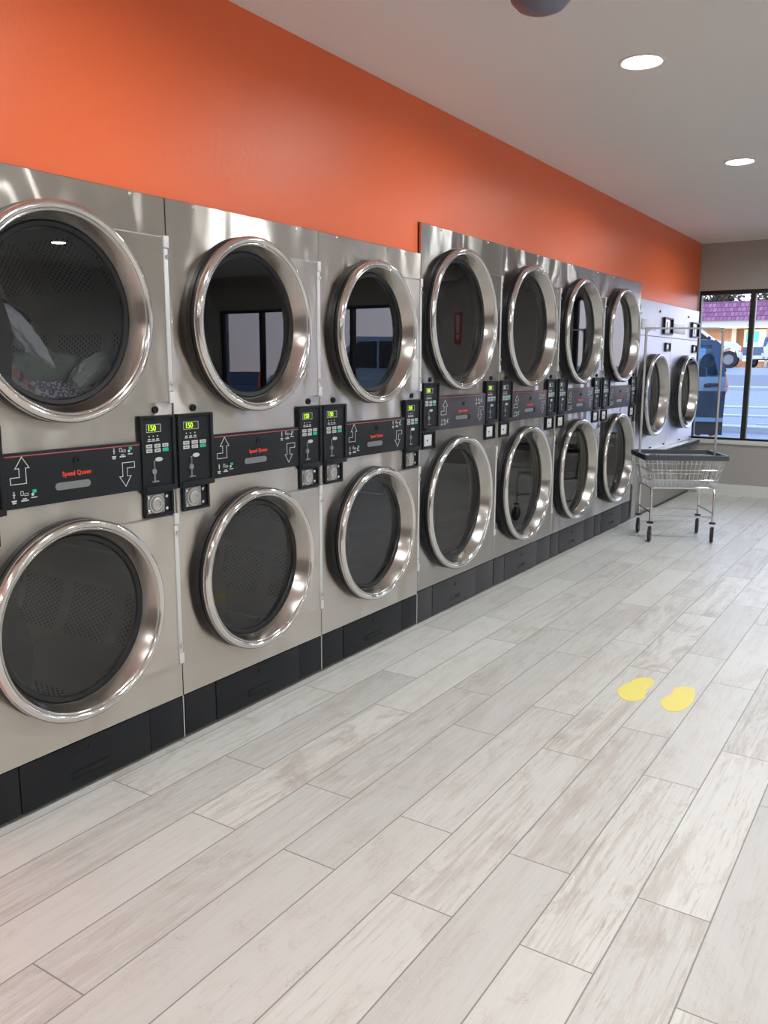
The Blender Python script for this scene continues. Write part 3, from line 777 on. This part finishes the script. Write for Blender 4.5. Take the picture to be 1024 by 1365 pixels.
# ------------------------------------------------------------------ laundry cart
def cart(loc, rz, label):
    root = empty('laundry_cart', loc, rz); tag(root, label, 'laundry cart')
    a1, b1, z1 = .318, .246, .670      # rim half sizes
    a0, b0, z0 = .262, .195, .440
    def cor(a, b, z, r=.05, n=5):
        P = []
        for sx, sy, t0 in ((1, 1, 0), (-1, 1, pi / 2), (-1, -1, pi), (1, -1, 3 * pi / 2)):
            for k in range(n): t = t0 + pi / 2 * k / (n - 1); P.append((sx * (a - r) + r * cos(t), sy * (b - r) + r * sin(t), z))
        return P
    lv = lambda t: (a0 + (a1 - a0) * t, b0 + (b1 - b0) * t, z0 + (z1 - z0) * t)
    mb = MB()
    for t, r in ((0, .0032), (.27, .0030), (.62, .0032), (.97, .0032)): mb.tube(cor(*lv(t)), r, 6, closed=True)
    nx, ny = 15, 11
    for k in range(nx):
        u = -1 + 2 * (k + .5) / nx
        for s in (-1, 1): mb.tube([(u * (a0 - .03), s * b0, z0), (u * (a1 - .03), s * b1, z1 - .005)], .0017, 4, caps=False)
    for k in range(ny):
        u = -1 + 2 * (k + .5) / ny
        for s in (-1, 1): mb.tube([(s * a0, u * (b0 - .03), z0), (s * a1, u * (b1 - .03), z1 - .005)], .0017, 4, caps=False)
    mb.build('wire_basket', 'chrome', root)
    mb = MB(); k = 0
    for k in range(19):
        u = -1 + 2 * (k + .5) / 19; mb.tube([(u * a0, -b0, z0 + .002), (u * a0, b0, z0 + .002)], .0018, 4, caps=False)
    for k in range(14):
        u = -1 + 2 * (k + .5) / 14; mb.tube([(-a0, u * b0, z0 + .004), (a0, u * b0, z0 + .004)], .0018, 4, caps=False)
    mb.build('basket_floor', 'galvanised', root)
    # rubber rim, L-shaped section
    Po, Pi = cor(a1 + .012, b1 + .012, 0, .035), cor(a1 - .012, b1 - .012, 0, .02); n = len(Po); vs = []; fs = []
    for P, z in ((Po, z1 - .008), (Po, z1 + .030), (Pi, z1 + .030), (Pi, z1 + .0)):
        vs += [(p[0], p[1], z) for p in P]
    for j in range(4):
        for i in range(n): fs.append((j * n + i, j * n + (i + 1) % n, ((j + 1) % 4) * n + (i + 1) % n, ((j + 1) % 4) * n + i))
    MB().add(vs, fs).build('rubber_rim', 'bumper_rubber', root, ang=40)
    ax, ay = .245, .195
    # legs with curved tops, rails and casters
    mb = MB()
    for s in (-1, 1):
        mb.tube([(s * ax, -ay, .165), (s * ax, -ay, .39), (s * ax, -ay + .012, .418), (s * ax, -ay + .035, .430), (s * ax, ay - .035, .430), (s * ax, ay - .012, .418), (s * ax, ay, .39), (s * ax, ay, .165)], .0095, 10)
        mb.tube([(s * ax, -ay, .235), (s * ax, ay, .235)], .0075, 8)
        mb.tube([(-ax, s * ay, .205), (ax, s * ay, .205)], .0075, 8)
        mb.tube([(-ax, s * (ay - .02), .432), (ax, s * (ay - .02), .432)], .006, 8)
    mb.build('leg_frame', 'chrome', root)
    for sx in (-1, 1):
        for sy in (-1, 1):
            mb = MB(); cx, cy = sx * ax, sy * ay
            mb.mat('black_plastic'); mb.lathe([(.150, .022), (.150, .026), (.162, .026), (.165, .012)], (cx, cy, 0), 'z', 16, True, True)
            cs = mb.build('caster', None, root)
            th = R(99) - rz; dx, dy = cos(th), sin(th)     # fork trails along the rolling direction
            st = Matrix.Translation((cx, cy, 0)) @ Matrix.Rotation(th, 4, 'Z')
            f = MB(); f.prism([(-.014, .152), (.016, .152), (.012, .062), (-.012, .055), (-.016, .062)], -.0165, -.0135, 'y'); f.prism([(-.014, .152), (.016, .152), (.012, .062), (-.012, .055), (-.016, .062)], .0135, .0165, 'y'); f.box(-.018, .018, -.0165, .0165, .148, .152)
            f.tube([(0, -.02, .064), (0, .02, .064)], .005, 8)
            f.xf(0, st); f.build('caster_fork', 'chrome', cs)
            w = MB(); w.mat('tyre').lathe([(-.011, .044), (-.012, .056), (-.007, .0625), (.007, .0625), (.012, .056), (.011, .044)], (0, 0, .0635), 'y', 28)
            w.mat('wheel_grey').lathe([(-.011, .0005), (-.009, .044), (.009, .044), (.011, .0005)], (0, 0, .0635), 'y', 28)
            w.xf(0, st); w.build('caster_wheel', None, cs)
    # hanging rail: two uprights and a bar
    mb = MB(); px = .281
    mb.tube([(-(a0 + .006), .045, z0 + .0), (-.302, .045, z1 + .015), (-px - .02, .045, z1 + .10), (-px - .02, .045, 1.692)], .0115, 4)
    mb.tube([((a0 + .006), .045, z0 + .0), (.302, .045, z1 + .015), (px + .02, .045, z1 + .10), (px + .02, .045, 1.692)], .0115, 4)
    mb.tube([(-px - .03, .045, 1.690), (px + .03, .045, 1.690)], .0095, 4)
    for s in (-1, 1): mb.tube([(s * (px + .02), .045, 1.655), (s * (px - .02), .045, 1.690)], .006, 4)
    mb.build('hanging_rail', 'frame_silver', root)
    return root
cart((.535, 7.035, 0), R(29.5), 'chrome wire laundry cart with black rubber rim and hanging rail on casters')

# ------------------------------------------------------------------ ceiling fittings
def can(x, y, label):
    root = empty('ceiling_light', (x, y, ZC)); tag(root, label, 'ceiling light', 'recessed ceiling lights')
    MB().lathe([(-.0005, .100), (-.005, .098), (-.006, .088), (-.001, .080)], (0, 0, 0), 'z', 40).build('trim_ring', 'light_trim', root)
    MB().lathe([(-.0015, .080), (-.0025, .0005)], (0, 0, 0), 'z', 40).build('diffuser', 'led', root, fix=False)
    l = bpy.data.lights.new('downlight', 'AREA'); l.shape = 'DISK'; l.size = .15; l.energy = POW; l.color = (.93, .985, 1.); l.spread = R(168)
    o = bpy.data.objects.new('downlight', l); o.location = (0, 0, -.012); link(o, root)
POW = 17.5
for i, x in enumerate((1.05, 3.45, 5.85)):
    for j, y in enumerate((-2.4, -.40, 1.73, 3.87, 6.01, 8.35)):
        lab = 'round recessed ceiling light out of frame'
        if i == 0 and j == 3: lab = 'larger, nearer of the two glowing round ceiling lights'
        if i == 0 and j == 4: lab = 'smaller, farther glowing round ceiling light near the right edge'
        can(x, y, lab)
dm = MB().lathe([(0, .125), (-.012, .125), (-.018, .112), (-.045, .103), (-.070, .078), (-.084, .04), (-.088, .0005)], (0, 0, 0), 'z', 40).build('ceiling_dome', 'dome_grey')
dm.location = (.975, 2.95, ZC - .0005); tag(dm, 'grey round dome fixture on the ceiling, cropped by the top edge', 'ceiling dome')

# ------------------------------------------------------------------ rest of the room (seen in the glass)
def table(x, y, label):
    root = empty('folding_table', (x, y, 0)); tag(root, label, 'table', 'folding tables in the middle of the room')
    MB().box(-.4, .4, -.9, .9, .86, .90, .006).build('table_top', 'table_top', root)
    for sx in (-1, 1):
        for sy in (-1, 1): MB().box(sx * .34 - .02, sx * .34 + .02, sy * .82 - .02, sy * .82 + .02, .0005, .859).build('leg', 'frame_silver', root, smooth=False)
    MB().box(-.36, .36, -.84, .84, .20, .225).build('shelf', 'galvanised', root, smooth=False)
table(4.0, 4.4, 'black-topped folding table seen only as a reflection, nearer one')
table(4.0, 7.2, 'black-topped folding table seen only as a reflection, farther one')
sg = MB(); sg.mat('sign_red').box(2.90, 3.0, YF - .006, YF - .001, 1.66, 2.05); sg.mat('print_white')
sg.box(2.925, 2.975, YF - .0075, YF - .006, 1.80, 2.02); sg.prism([(2.95, 1.69), (2.98, 1.77), (2.92, 1.77)], YF - .0075, YF - .006, 'y')
tag(sg.build('wall_sign', None, smooth=False), 'narrow red and white arrow sign on the far wall, reflected in a door glass', 'sign')

# ------------------------------------------------------------------ outside
def gz(y): return 0. if y < 16 else min((y - 16) * .05, 1.3)
mb = MB(); mb.add([(-40, YF + .2, -.02), (18, YF + .2, -.02), (18, 16, -.02), (-40, 16, -.02), (-40, 42, gz(42) - .02), (18, 42, gz(42) - .02), (-60, 90, 1.29), (30, 90, 1.29)],
                  [(0, 1, 2, 3), (3, 2, 5, 4), (4, 5, 7, 6)])
struct(mb.build('ground', 'asphalt', smooth=False, fix=False))
def band(name, y0, y1, m, h=.012, lab=None):
    mb = MB(); mb.add([(-30, y0, gz(y0) - .03), (10, y0, gz(y0) - .03), (10, y1, gz(y1) - .03), (-30, y1, gz(y1) - .03), (-30, y0, gz(y0) + h), (10, y0, gz(y0) + h), (10, y1, gz(y1) + h), (-30, y1, gz(y1) + h)],
                  [(0, 1, 2, 3), (4, 5, 6, 7), (0, 1, 5, 4), (2, 3, 7, 6), (0, 3, 7, 4), (1, 2, 6, 5)])
    return struct(mb.build(name, m, smooth=False))
band('kerb', 18.0, 18.35, 'kerb', .10); band('kerb', 29.0, 29.5, 'kerb', .07)
band('road_strip', 29.6, 36.5, 'asphalt_dark', .01)
band('lane_line', 21.0, 21.25, 'road_paint', .008); band('lane_line', 23.1, 23.4, 'road_paint', .008)
b = MB().box(-.9, -.5, 19.3, 19.42, gz(19.4) - .01, gz(19.4) + .02).build('road_mark', 'road_paint', smooth=False); struct(b)

# shop building across the street
bx = empty('shop_building', (0, 62, 1.5)); tag(bx, 'shop with purple-red tiled mansard roof and warm lit wall across the street', 'building')
MB().box(-26, -9.6, 0, 8, -.2, 3.0).build('wall', 'brick_warm', bx, smooth=False)
MB().box(-9.6, 0, 0.6, 8, -.2, 3.0).build('wall', 'brick_warm', bx, smooth=False)
MB().box(-26, 2, -1.3, 8.4, 2.42, 2.86).build('soffit', 'soffit_cream', bx, smooth=False)
mb = MB(); mb.prism([(-1.5, 2.86), (8.5, 2.86), (7.4, 4.15), (-.5, 4.15)], -26.2, 2.2); mr = mb.build('mansard_roof', 'mansard_tiles', bx, smooth=False)
MB().box(-26, 2, -1.25, -1.1, 2.38, 2.42).build('soffit_lamp', 'soffit_lamp', bx, smooth=False)
MB().box(-9.9, -9.6, -.05, .15, -.2, 2.42).build('pilaster', 'soffit_cream', bx, smooth=False)
for xx in (-9.2, -7.6, -6.0, -4.4):
    w = MB().box(xx, xx + 1.4, .50, .59, .2, 2.3).build('window', 'shop_lit', bx, smooth=False)
    MB().box(xx + 1.4, xx + 1.6, .45, .6, -.2, 2.42).build('window_post', 'frame_silver', bx, smooth=False)
MB().box(-9.05, -8.25, .40, .48, 1.45, 2.2).build('teal_poster', 'sign_teal', bx, smooth=False)
s_ = MB().box(-9.1, -8.2, .40, .48, 1.02, 1.30).build('shop_sign', 'sign_lightblue', bx, smooth=False)
MB().box(-7.45, -7.0, .40, .48, 1.35, 1.95).build('red_poster', 'sign_red', bx, smooth=False)
la = bpy.data.lights.new('soffit_glow', 'AREA'); la.shape = 'RECTANGLE'; la.size = 20; la.size_y = .3; la.energy = 900; la.color = (1, .66, .32)
lo = bpy.data.objects.new('soffit_glow', la); link(lo, bx); lo.location = (-13, -.8, 2.36); lo.rotation_euler = (R(-35), 0, 0)
# trees behind the shop
def tree(x, y, h, r, seed, label):
    root = empty('tree', (x, y, 1.6)); tag(root, label, 'tree', 'trees behind the shop roof')
    rnd = random.Random(seed); mb = MB(); mb.tube([(0, 0, -.3), (.1, 0, h * .4), (0, .1, h * .8)], .18, 8)
    for k in range(7):
        a = rnd.uniform(0, 6.28); mb.tube([(0, 0, h * .3 + k * .25), (cos(a) * r * .7, sin(a) * r * .7, h * .5 + k * .35)], .05, 5)
    mb.build('trunk', 'bark', root)
    vs = []; fs = []
    for k in range(1300):
        a, b = rnd.uniform(0, 6.283), math.acos(rnd.uniform(-1, 1)); q = r * rnd.uniform(.35, 1) * (1 + .25 * sin(3 * a + seed) * sin(2 * b))
        c = Vector((q * sin(b) * cos(a), q * sin(b) * sin(a), h * .62 + q * .95 * cos(b))); s = rnd.uniform(.10, .22)
        u = Vector((rnd.gauss(0, 1), rnd.gauss(0, 1), rnd.gauss(0, 1))).normalized(); w = u.orthogonal().normalized() * s; u = u.cross(w).normalized() * s * .7
        i = len(vs); vs += [c - w, c + u, c + w, c - u]; fs.append((i, i + 1, i + 2, i + 3))
    MB().add(vs, fs).build('crown', 'foliage', root, smooth=False, fix=False)
for k in range(9):
    tree(-27 + k * 3.3, 77 + (k % 2) * 2.2, 6.9 + (k * 37 % 5) * .35, 1.75 + (k % 2) * .2, k + 3, 'dark leafy tree, one of the row showing over the shop roof')

def wheels(root, xs, w, r=.36, y0=0):
    for x in xs:
        for s in (0, 1):
            yy = y0 + (.11 if s == 0 else w - .11)
            mb = MB(); mb.mat('tyre').lathe([(-.11, r * .6), (-.11, r * .94), (-.07, r), (.07, r), (.11, r * .94), (.11, r * .6)], (x, yy, r), 'y', 24)
            mb.mat('wheel_grey').lathe([(-.08, .001), (-.10, r * .25), (-.09, r * .62), (.09, r * .62), (.10, r * .25), (.08, .001)], (x, yy, r), 'y', 24)
            mb.build('wheel', None, root)
def pickup(loc, rz, paint, label, name='pickup_truck', lamp='tail_red', nose=2.80):
    """front towards +x, right side at y=0"""
    root = empty(name, loc, rz); tag(root, label, 'pickup truck')
    w = 1.95
    lower = [(-2.75, .55), (-2.75, 1.22), (-.65, 1.22), (-.65, 1.28), (1.35, 1.28), (nose - .15, 1.18), (nose, 1.0), (nose, .55), (2.35, .5), (2.25, .80), (1.95, .95), (1.65, .80), (1.55, .45), (-1.15, .45), (-1.25, .80), (-1.55, .95), (-1.85, .80), (-1.95, .5)]
    MB().prism(lower, 0, w, 'y').build('body', paint, root, smooth=False)
    cab = [(-.62, 1.28), (-.45, 1.86), (.55, 1.88), (1.3, 1.28)]
    MB().prism(cab, .06, w - .06, 'y').build('cab', paint, root, smooth=False)
    for s in (.045, w - .062):
        MB().prism([(-.50, 1.33), (-.38, 1.78), (.05, 1.79), (.05, 1.33)], s, s + .017, 'y').build('side_window', 'car_trim', root, smooth=False)
        MB().prism([(.12, 1.33), (.12, 1.79), (.50, 1.79), (1.08, 1.33)], s, s + .017, 'y').build('side_window', 'car_trim', root, smooth=False)
    MB().add([(-.635, .2, 1.36), (-.635, w - .2, 1.36), (-.50, w - .24, 1.78), (-.50, .24, 1.78), (-.60, .2, 1.36), (-.60, w - .2, 1.36), (-.47, w - .24, 1.78), (-.47, .24, 1.78)],
             [(0, 1, 2, 3), (4, 5, 6, 7), (0, 1, 5, 4), (2, 3, 7, 6), (0, 3, 7, 4), (1, 2, 6, 5)]).build('rear_window', 'car_glass', root, smooth=False)
    MB().box(-2.92, -2.75, .05, w - .05, .50, .72, .02).build('rear_bumper', 'hinge_grey', root)
    MB().box(nose, nose + .1, .05, w - .05, .48, .74, .02).build('front_bumper', 'hinge_grey', root)
    for s in (0.0, w - .17): MB().box(-2.775, -2.62, s - .01, s + .18, .86, 1.18, .01).build('tail_lamp', lamp, root)
    for s in (0.06, w - .36): MB().box(nose - .06, nose + .02, s, s + .3, .86, 1.06, .01).build('head_lamp', 'head_lamp', root)
    for s in (-.16, w + .02): MB().box(1.0, 1.12, s, s + .16, 1.27, 1.47, .02).build('wing_mirror', 'car_trim', root)
    wheels(root, (-1.55, 1.95), w, .40); return root
pickup((-5.15, 57.1, 1.28), R(65), 'car_blue', 'dark blue pickup truck parked across the street, tail towards the window')
pickup((-8.08, 42.2, 1.28), R(8), 'car_white', 'white pickup truck parked across the street left of the blue one', nose=2.37)
pickup((-2.7, 48.5, 1.28), R(187), 'car_white', 'white vehicle cut off by the right edge beyond the window')
pickup((-3.98, 19.6, gz(19.6) + .02), R(173), 'car_dark', 'dark truck whose orange tail lamp shows through the blue car windows', lamp='tail_orange').location = (-4.85, 19.6, gz(19.6))

pickup((5.9, 12.4, 0), R(4), 'car_skyblue', 'pale blue pickup truck outside the right-hand window, seen only as a reflection')
pickup((13.2, 12.6, 0), R(-3), 'car_blue', 'dark blue pickup truck outside the right-hand window, seen only as a reflection')

# near blue car beside the window
sv = empty('blue_car', (-.43, 13.5, 0), R(11.5)); tag(sv, 'light blue car with dark lower cladding parked just outside the window', 'car')
wd = 1.75
arch = lambda cx, r: [(cx + r * cos(pi - pi * k / 8), .40 + r * sin(pi - pi * k / 8)) for k in range(9)]
low = [(0, .40), (.0, 1.235), (-4.3, 1.15), (-4.55, .9), (-4.55, .40)] + [(-4.05, .40)] + arch(-3.65, .40)[1:-1] + [(-3.25, .40)] + [(-1.25, .40)] + arch(-.85, .40)[1:-1] + [(-.45, .40)]
MB().prism(low, .02, wd - .02, 'y').build('body', 'car_skyblue', sv, smooth=False)
MB().prism([(-.05, 1.68), (-.18, 1.78), (-2.7, 1.80), (-3.1, 1.70)], .10, wd - .10, 'y').build('roof', 'car_blue', sv, smooth=False)
for yy in (.05, wd - .13):
    MB().prism([(.0, 1.235), (-.12, 1.72), (-.24, 1.72), (-.10, 1.235)], yy, yy + .08, 'y').build('rear_pillar', 'car_blue', sv, smooth=False)
    MB().prism([(-1.15, 1.22), (-1.10, 1.70), (-1.18, 1.70), (-1.25, 1.22)], yy, yy + .08, 'y').build('door_pillar', 'car_blue', sv, smooth=False)
    MB().prism([(-3.6, 1.18), (-2.95, 1.70), (-3.05, 1.72), (-3.72, 1.18)], yy, yy + .08, 'y').build('front_pillar', 'car_blue', sv, smooth=False)
    MB().prism([(-.06, 1.235), (-.18, 1.70), (-3.0, 1.70), (-3.65, 1.19)], yy + .035, yy + .042, 'y').build('side_window', 'car_glass', sv, smooth=False)
MB().prism([(.0, .63), (.012, 1.02), (-4.5, 1.0), (-4.5, .63)], -.005, .02, 'y').build('cladding', 'car_dark', sv, smooth=False)
MB().prism([(.0, .56), (.0, .62), (-4.5, .60), (-4.5, .54)], -.03, .02, 'y').build('sill_strip', 'car_skyblue', sv, smooth=False)
MB().box(-4.5, 0.0, -.002, .02, .36, .555).build('rocker', 'car_trim', sv, smooth=False)
MB().box(-.27, -.06, -.04, .0, 1.085, 1.135, .015).build('door_handle', 'car_trim', sv)
MB().box(-.30, -.20, -.03, .0, 1.07, 1.125, .012).build('handle_cup', 'car_trim', sv)
for xx in (-.30, -1.3, -2.2):
    s = MB().box(xx - .14, xx + .02, .25, .75, .8, 1.38, .04).build('seat', 'seat_cloth', sv)
    MB().lathe([(-.06, .04), (-.05, .095), (0, .105), (.05, .095), (.06, .04)], (xx + .03, .45, 1.475), 'y', 24, True, True).build('headrest', 'seat_cloth', s)
wheels(sv, (-.85, -3.65), wd, .33)

# person standing behind the blue car
pr_ = empty('person', (-1.30, 16.35, 0)); tag(pr_, 'person in a dark jacket standing behind the blue car, bare forearm hanging down', 'person')
def skin_mesh(name, verts, edges, radii, m, parent, sub=2):
    me = bpy.data.meshes.new(name); me.from_pydata(verts, edges, []); o = bpy.data.objects.new(name, me); C.objects.link(o)
    sk = o.modifiers.new('skin', 'SKIN'); sk.use_smooth_shade = True
    for i, r in enumerate(radii): me.skin_vertices[0].data[i].radius = (r, r) if not isinstance(r, tuple) else r
    me.skin_vertices[0].data[0].use_root = True
    ss = o.modifiers.new('sub', 'SUBSURF'); ss.levels = sub; ss.render_levels = sub
    bpy.context.view_layer.update()
    m2 = bpy.data.meshes.new_from_object(o.evaluated_get(bpy.context.evaluated_depsgraph_get())); m2.name = name
    m2.materials.clear(); m2.materials.append(M[m]); m2.polygons.foreach_set('use_smooth', [True] * len(m2.polygons))
    C.objects.unlink(o); bpy.data.objects.remove(o); return link(bpy.data.objects.new(name, m2), parent)
V = [(0, 0, .95), (0, 0, 1.15), (0, 0, 1.38), (0, 0, 1.50), (0, -.01, 1.62), (0, -.01, 1.72),
     (.10, 0, .90), (.11, -.02, .50), (.12, .02, .10), (.13, -.13, .04),
     (-.10, 0, .90), (-.11, -.02, .50), (-.12, .02, .10), (-.13, -.13, .04),
     (.19, 0, 1.42), (.27, .0, 1.26), (.33, -.04, 1.08), (.345, -.06, 1.0),
     (-.19, 0, 1.42), (-.26, .02, 1.16), (-.28, -.04, .93), (-.28, -.05, .86)]
Ed = [(0, 1), (1, 2), (2, 3), (3, 4), (4, 5), (0, 6), (6, 7), (7, 8), (8, 9), (0, 10), (10, 11), (11, 12), (12, 13), (2, 14), (14, 15), (15, 16), (16, 17), (2, 18), (18, 19), (19, 20), (20, 21)]
Rd = [(.15, .11), (.14, .10), (.16, .11), .055, .085, .085, .085, .06, .045, .04, .085, .06, .045, .04, .06, .046, .034, .036, .06, .045, .032, .034]
body = skin_mesh('body', V, Ed, Rd, 'skin', pr_)
for sx, b_, w_ in ((1, (.345, -.06, 1.0), .012), (-1, (-.28, -.05, .86), .012)):
    mbf = MB()
    for k in range(4): 
        x0 = b_[0] - .012 * 0; y0_ = b_[1] - .03 + .02 * k; ln = (.075, .085, .08, .065)[k]
        mbf.tube([(x0, y0_, b_[2] - .01), (x0 - sx * .008, y0_, b_[2] - .04 - ln * .3), (x0 - sx * .022, y0_, b_[2] - .03 - ln)], .0085, 6)
    mbf.tube([(b_[0], b_[1] - .03, b_[2] + .02), (b_[0] - sx * .015, b_[1] - .055, b_[2] - .02), (b_[0] - sx * .018, b_[1] - .06, b_[2] - .045)], .010, 6)
    mbf.build('fingers', 'skin', body)
skin_mesh('jacket', [(0, 0, .90), (0, 0, 1.15), (0, 0, 1.38), (0, 0, 1.49), (.19, 0, 1.42), (.272, .0, 1.25), (-.19, 0, 1.42), (-.262, .02, 1.16), (-.272, 0, 1.02)],
          [(0, 1), (1, 2), (2, 3), (2, 4), (4, 5), (2, 6), (6, 7), (7, 8)], [(.175, .13), (.165, .12), (.18, .125), .075, .078, .062, .078, .062, .05], 'jacket', pr_)
skin_mesh('trousers', [(0, 0, .96), (.10, 0, .88), (.11, -.02, .50), (.12, .02, .10), (-.10, 0, .88), (-.11, -.02, .50), (-.12, .02, .10)],
          [(0, 1), (1, 2), (2, 3), (0, 4), (4, 5), (5, 6)], [(.165, .125), .10, .078, .066, .10, .078, .066], 'trousers', pr_)
skin_mesh('hair', [(0, .03, 1.66), (0, .02, 1.74), (0, -.02, 1.785)], [(0, 1), (1, 2)], [.085, .095, .07], 'hair', pr_)
for s in (-1, 1): MB().box(s * .125 - .045, s * .125 + .045, -.20, .07, .001, .08, .02).build('shoe', 'shoe', pr_)

# ------------------------------------------------------------------ world, camera
w = bpy.data.worlds.new('dusk'); SC.world = w; w.use_nodes = True; nt = w.node_tree; nt.nodes.clear()
o = nt.nodes.new('ShaderNodeOutputWorld'); b = nt.nodes.new('ShaderNodeBackground'); tc = nt.nodes.new('ShaderNodeTexCoord')
sp = nt.nodes.new('ShaderNodeSeparateXYZ'); rp = nt.nodes.new('ShaderNodeValToRGB')
nt.links.new(tc.outputs['Generated'], sp.inputs[0]); nt.links.new(sp.outputs[2], rp.inputs[0]); nt.links.new(rp.outputs[0], b.inputs[0]); nt.links.new(b.outputs[0], o.inputs[0])
e = rp.color_ramp.elements; e[0].position = .0; e[0].color = (.80, .72, .80, 1); e[1].position = .5; e[1].color = (.50, .63, .95, 1)
k = e.new(.12); k.color = (.78, .80, .95, 1)
b.inputs[1].default_value = 3.3

cam = bpy.data.cameras.new('camera'); co = bpy.data.objects.new('camera', cam); C.objects.link(co); SC.camera = co
r_ = Vector((.83787826, .54584156, .00412507)); u_ = Vector((-.09766045, .14246716, .98496982)); f_ = Vector((-.53704978, .82568765, -.17267727))
co.matrix_world = Matrix(((r_.x, u_.x, -f_.x, 2.2558), (r_.y, u_.y, -f_.y, 0), (r_.z, u_.z, -f_.z, 1.3979), (0, 0, 0, 1)))
cam.sensor_fit = 'VERTICAL'; cam.sensor_height = 36.; cam.lens = 1123.967 * 36 / 1365; cam.clip_start = .05; cam.clip_end = 500
SC.view_settings.view_transform = 'Standard'; SC.view_settings.look = 'None'; SC.view_settings.gamma = 1.; SC.view_settings.exposure = 0.0
SC.view_settings.use_curve_mapping = False
SC.cycles.max_bounces = 8; SC.cycles.diffuse_bounces = 4; SC.cycles.glossy_bounces = 5; SC.cycles.transparent_max_bounces = 16
SC.cycles.caustics_reflective = False; SC.cycles.caustics_refractive = False; SC.cycles.sample_clamp_indirect = 4.
SC.cycles.use_denoising = True
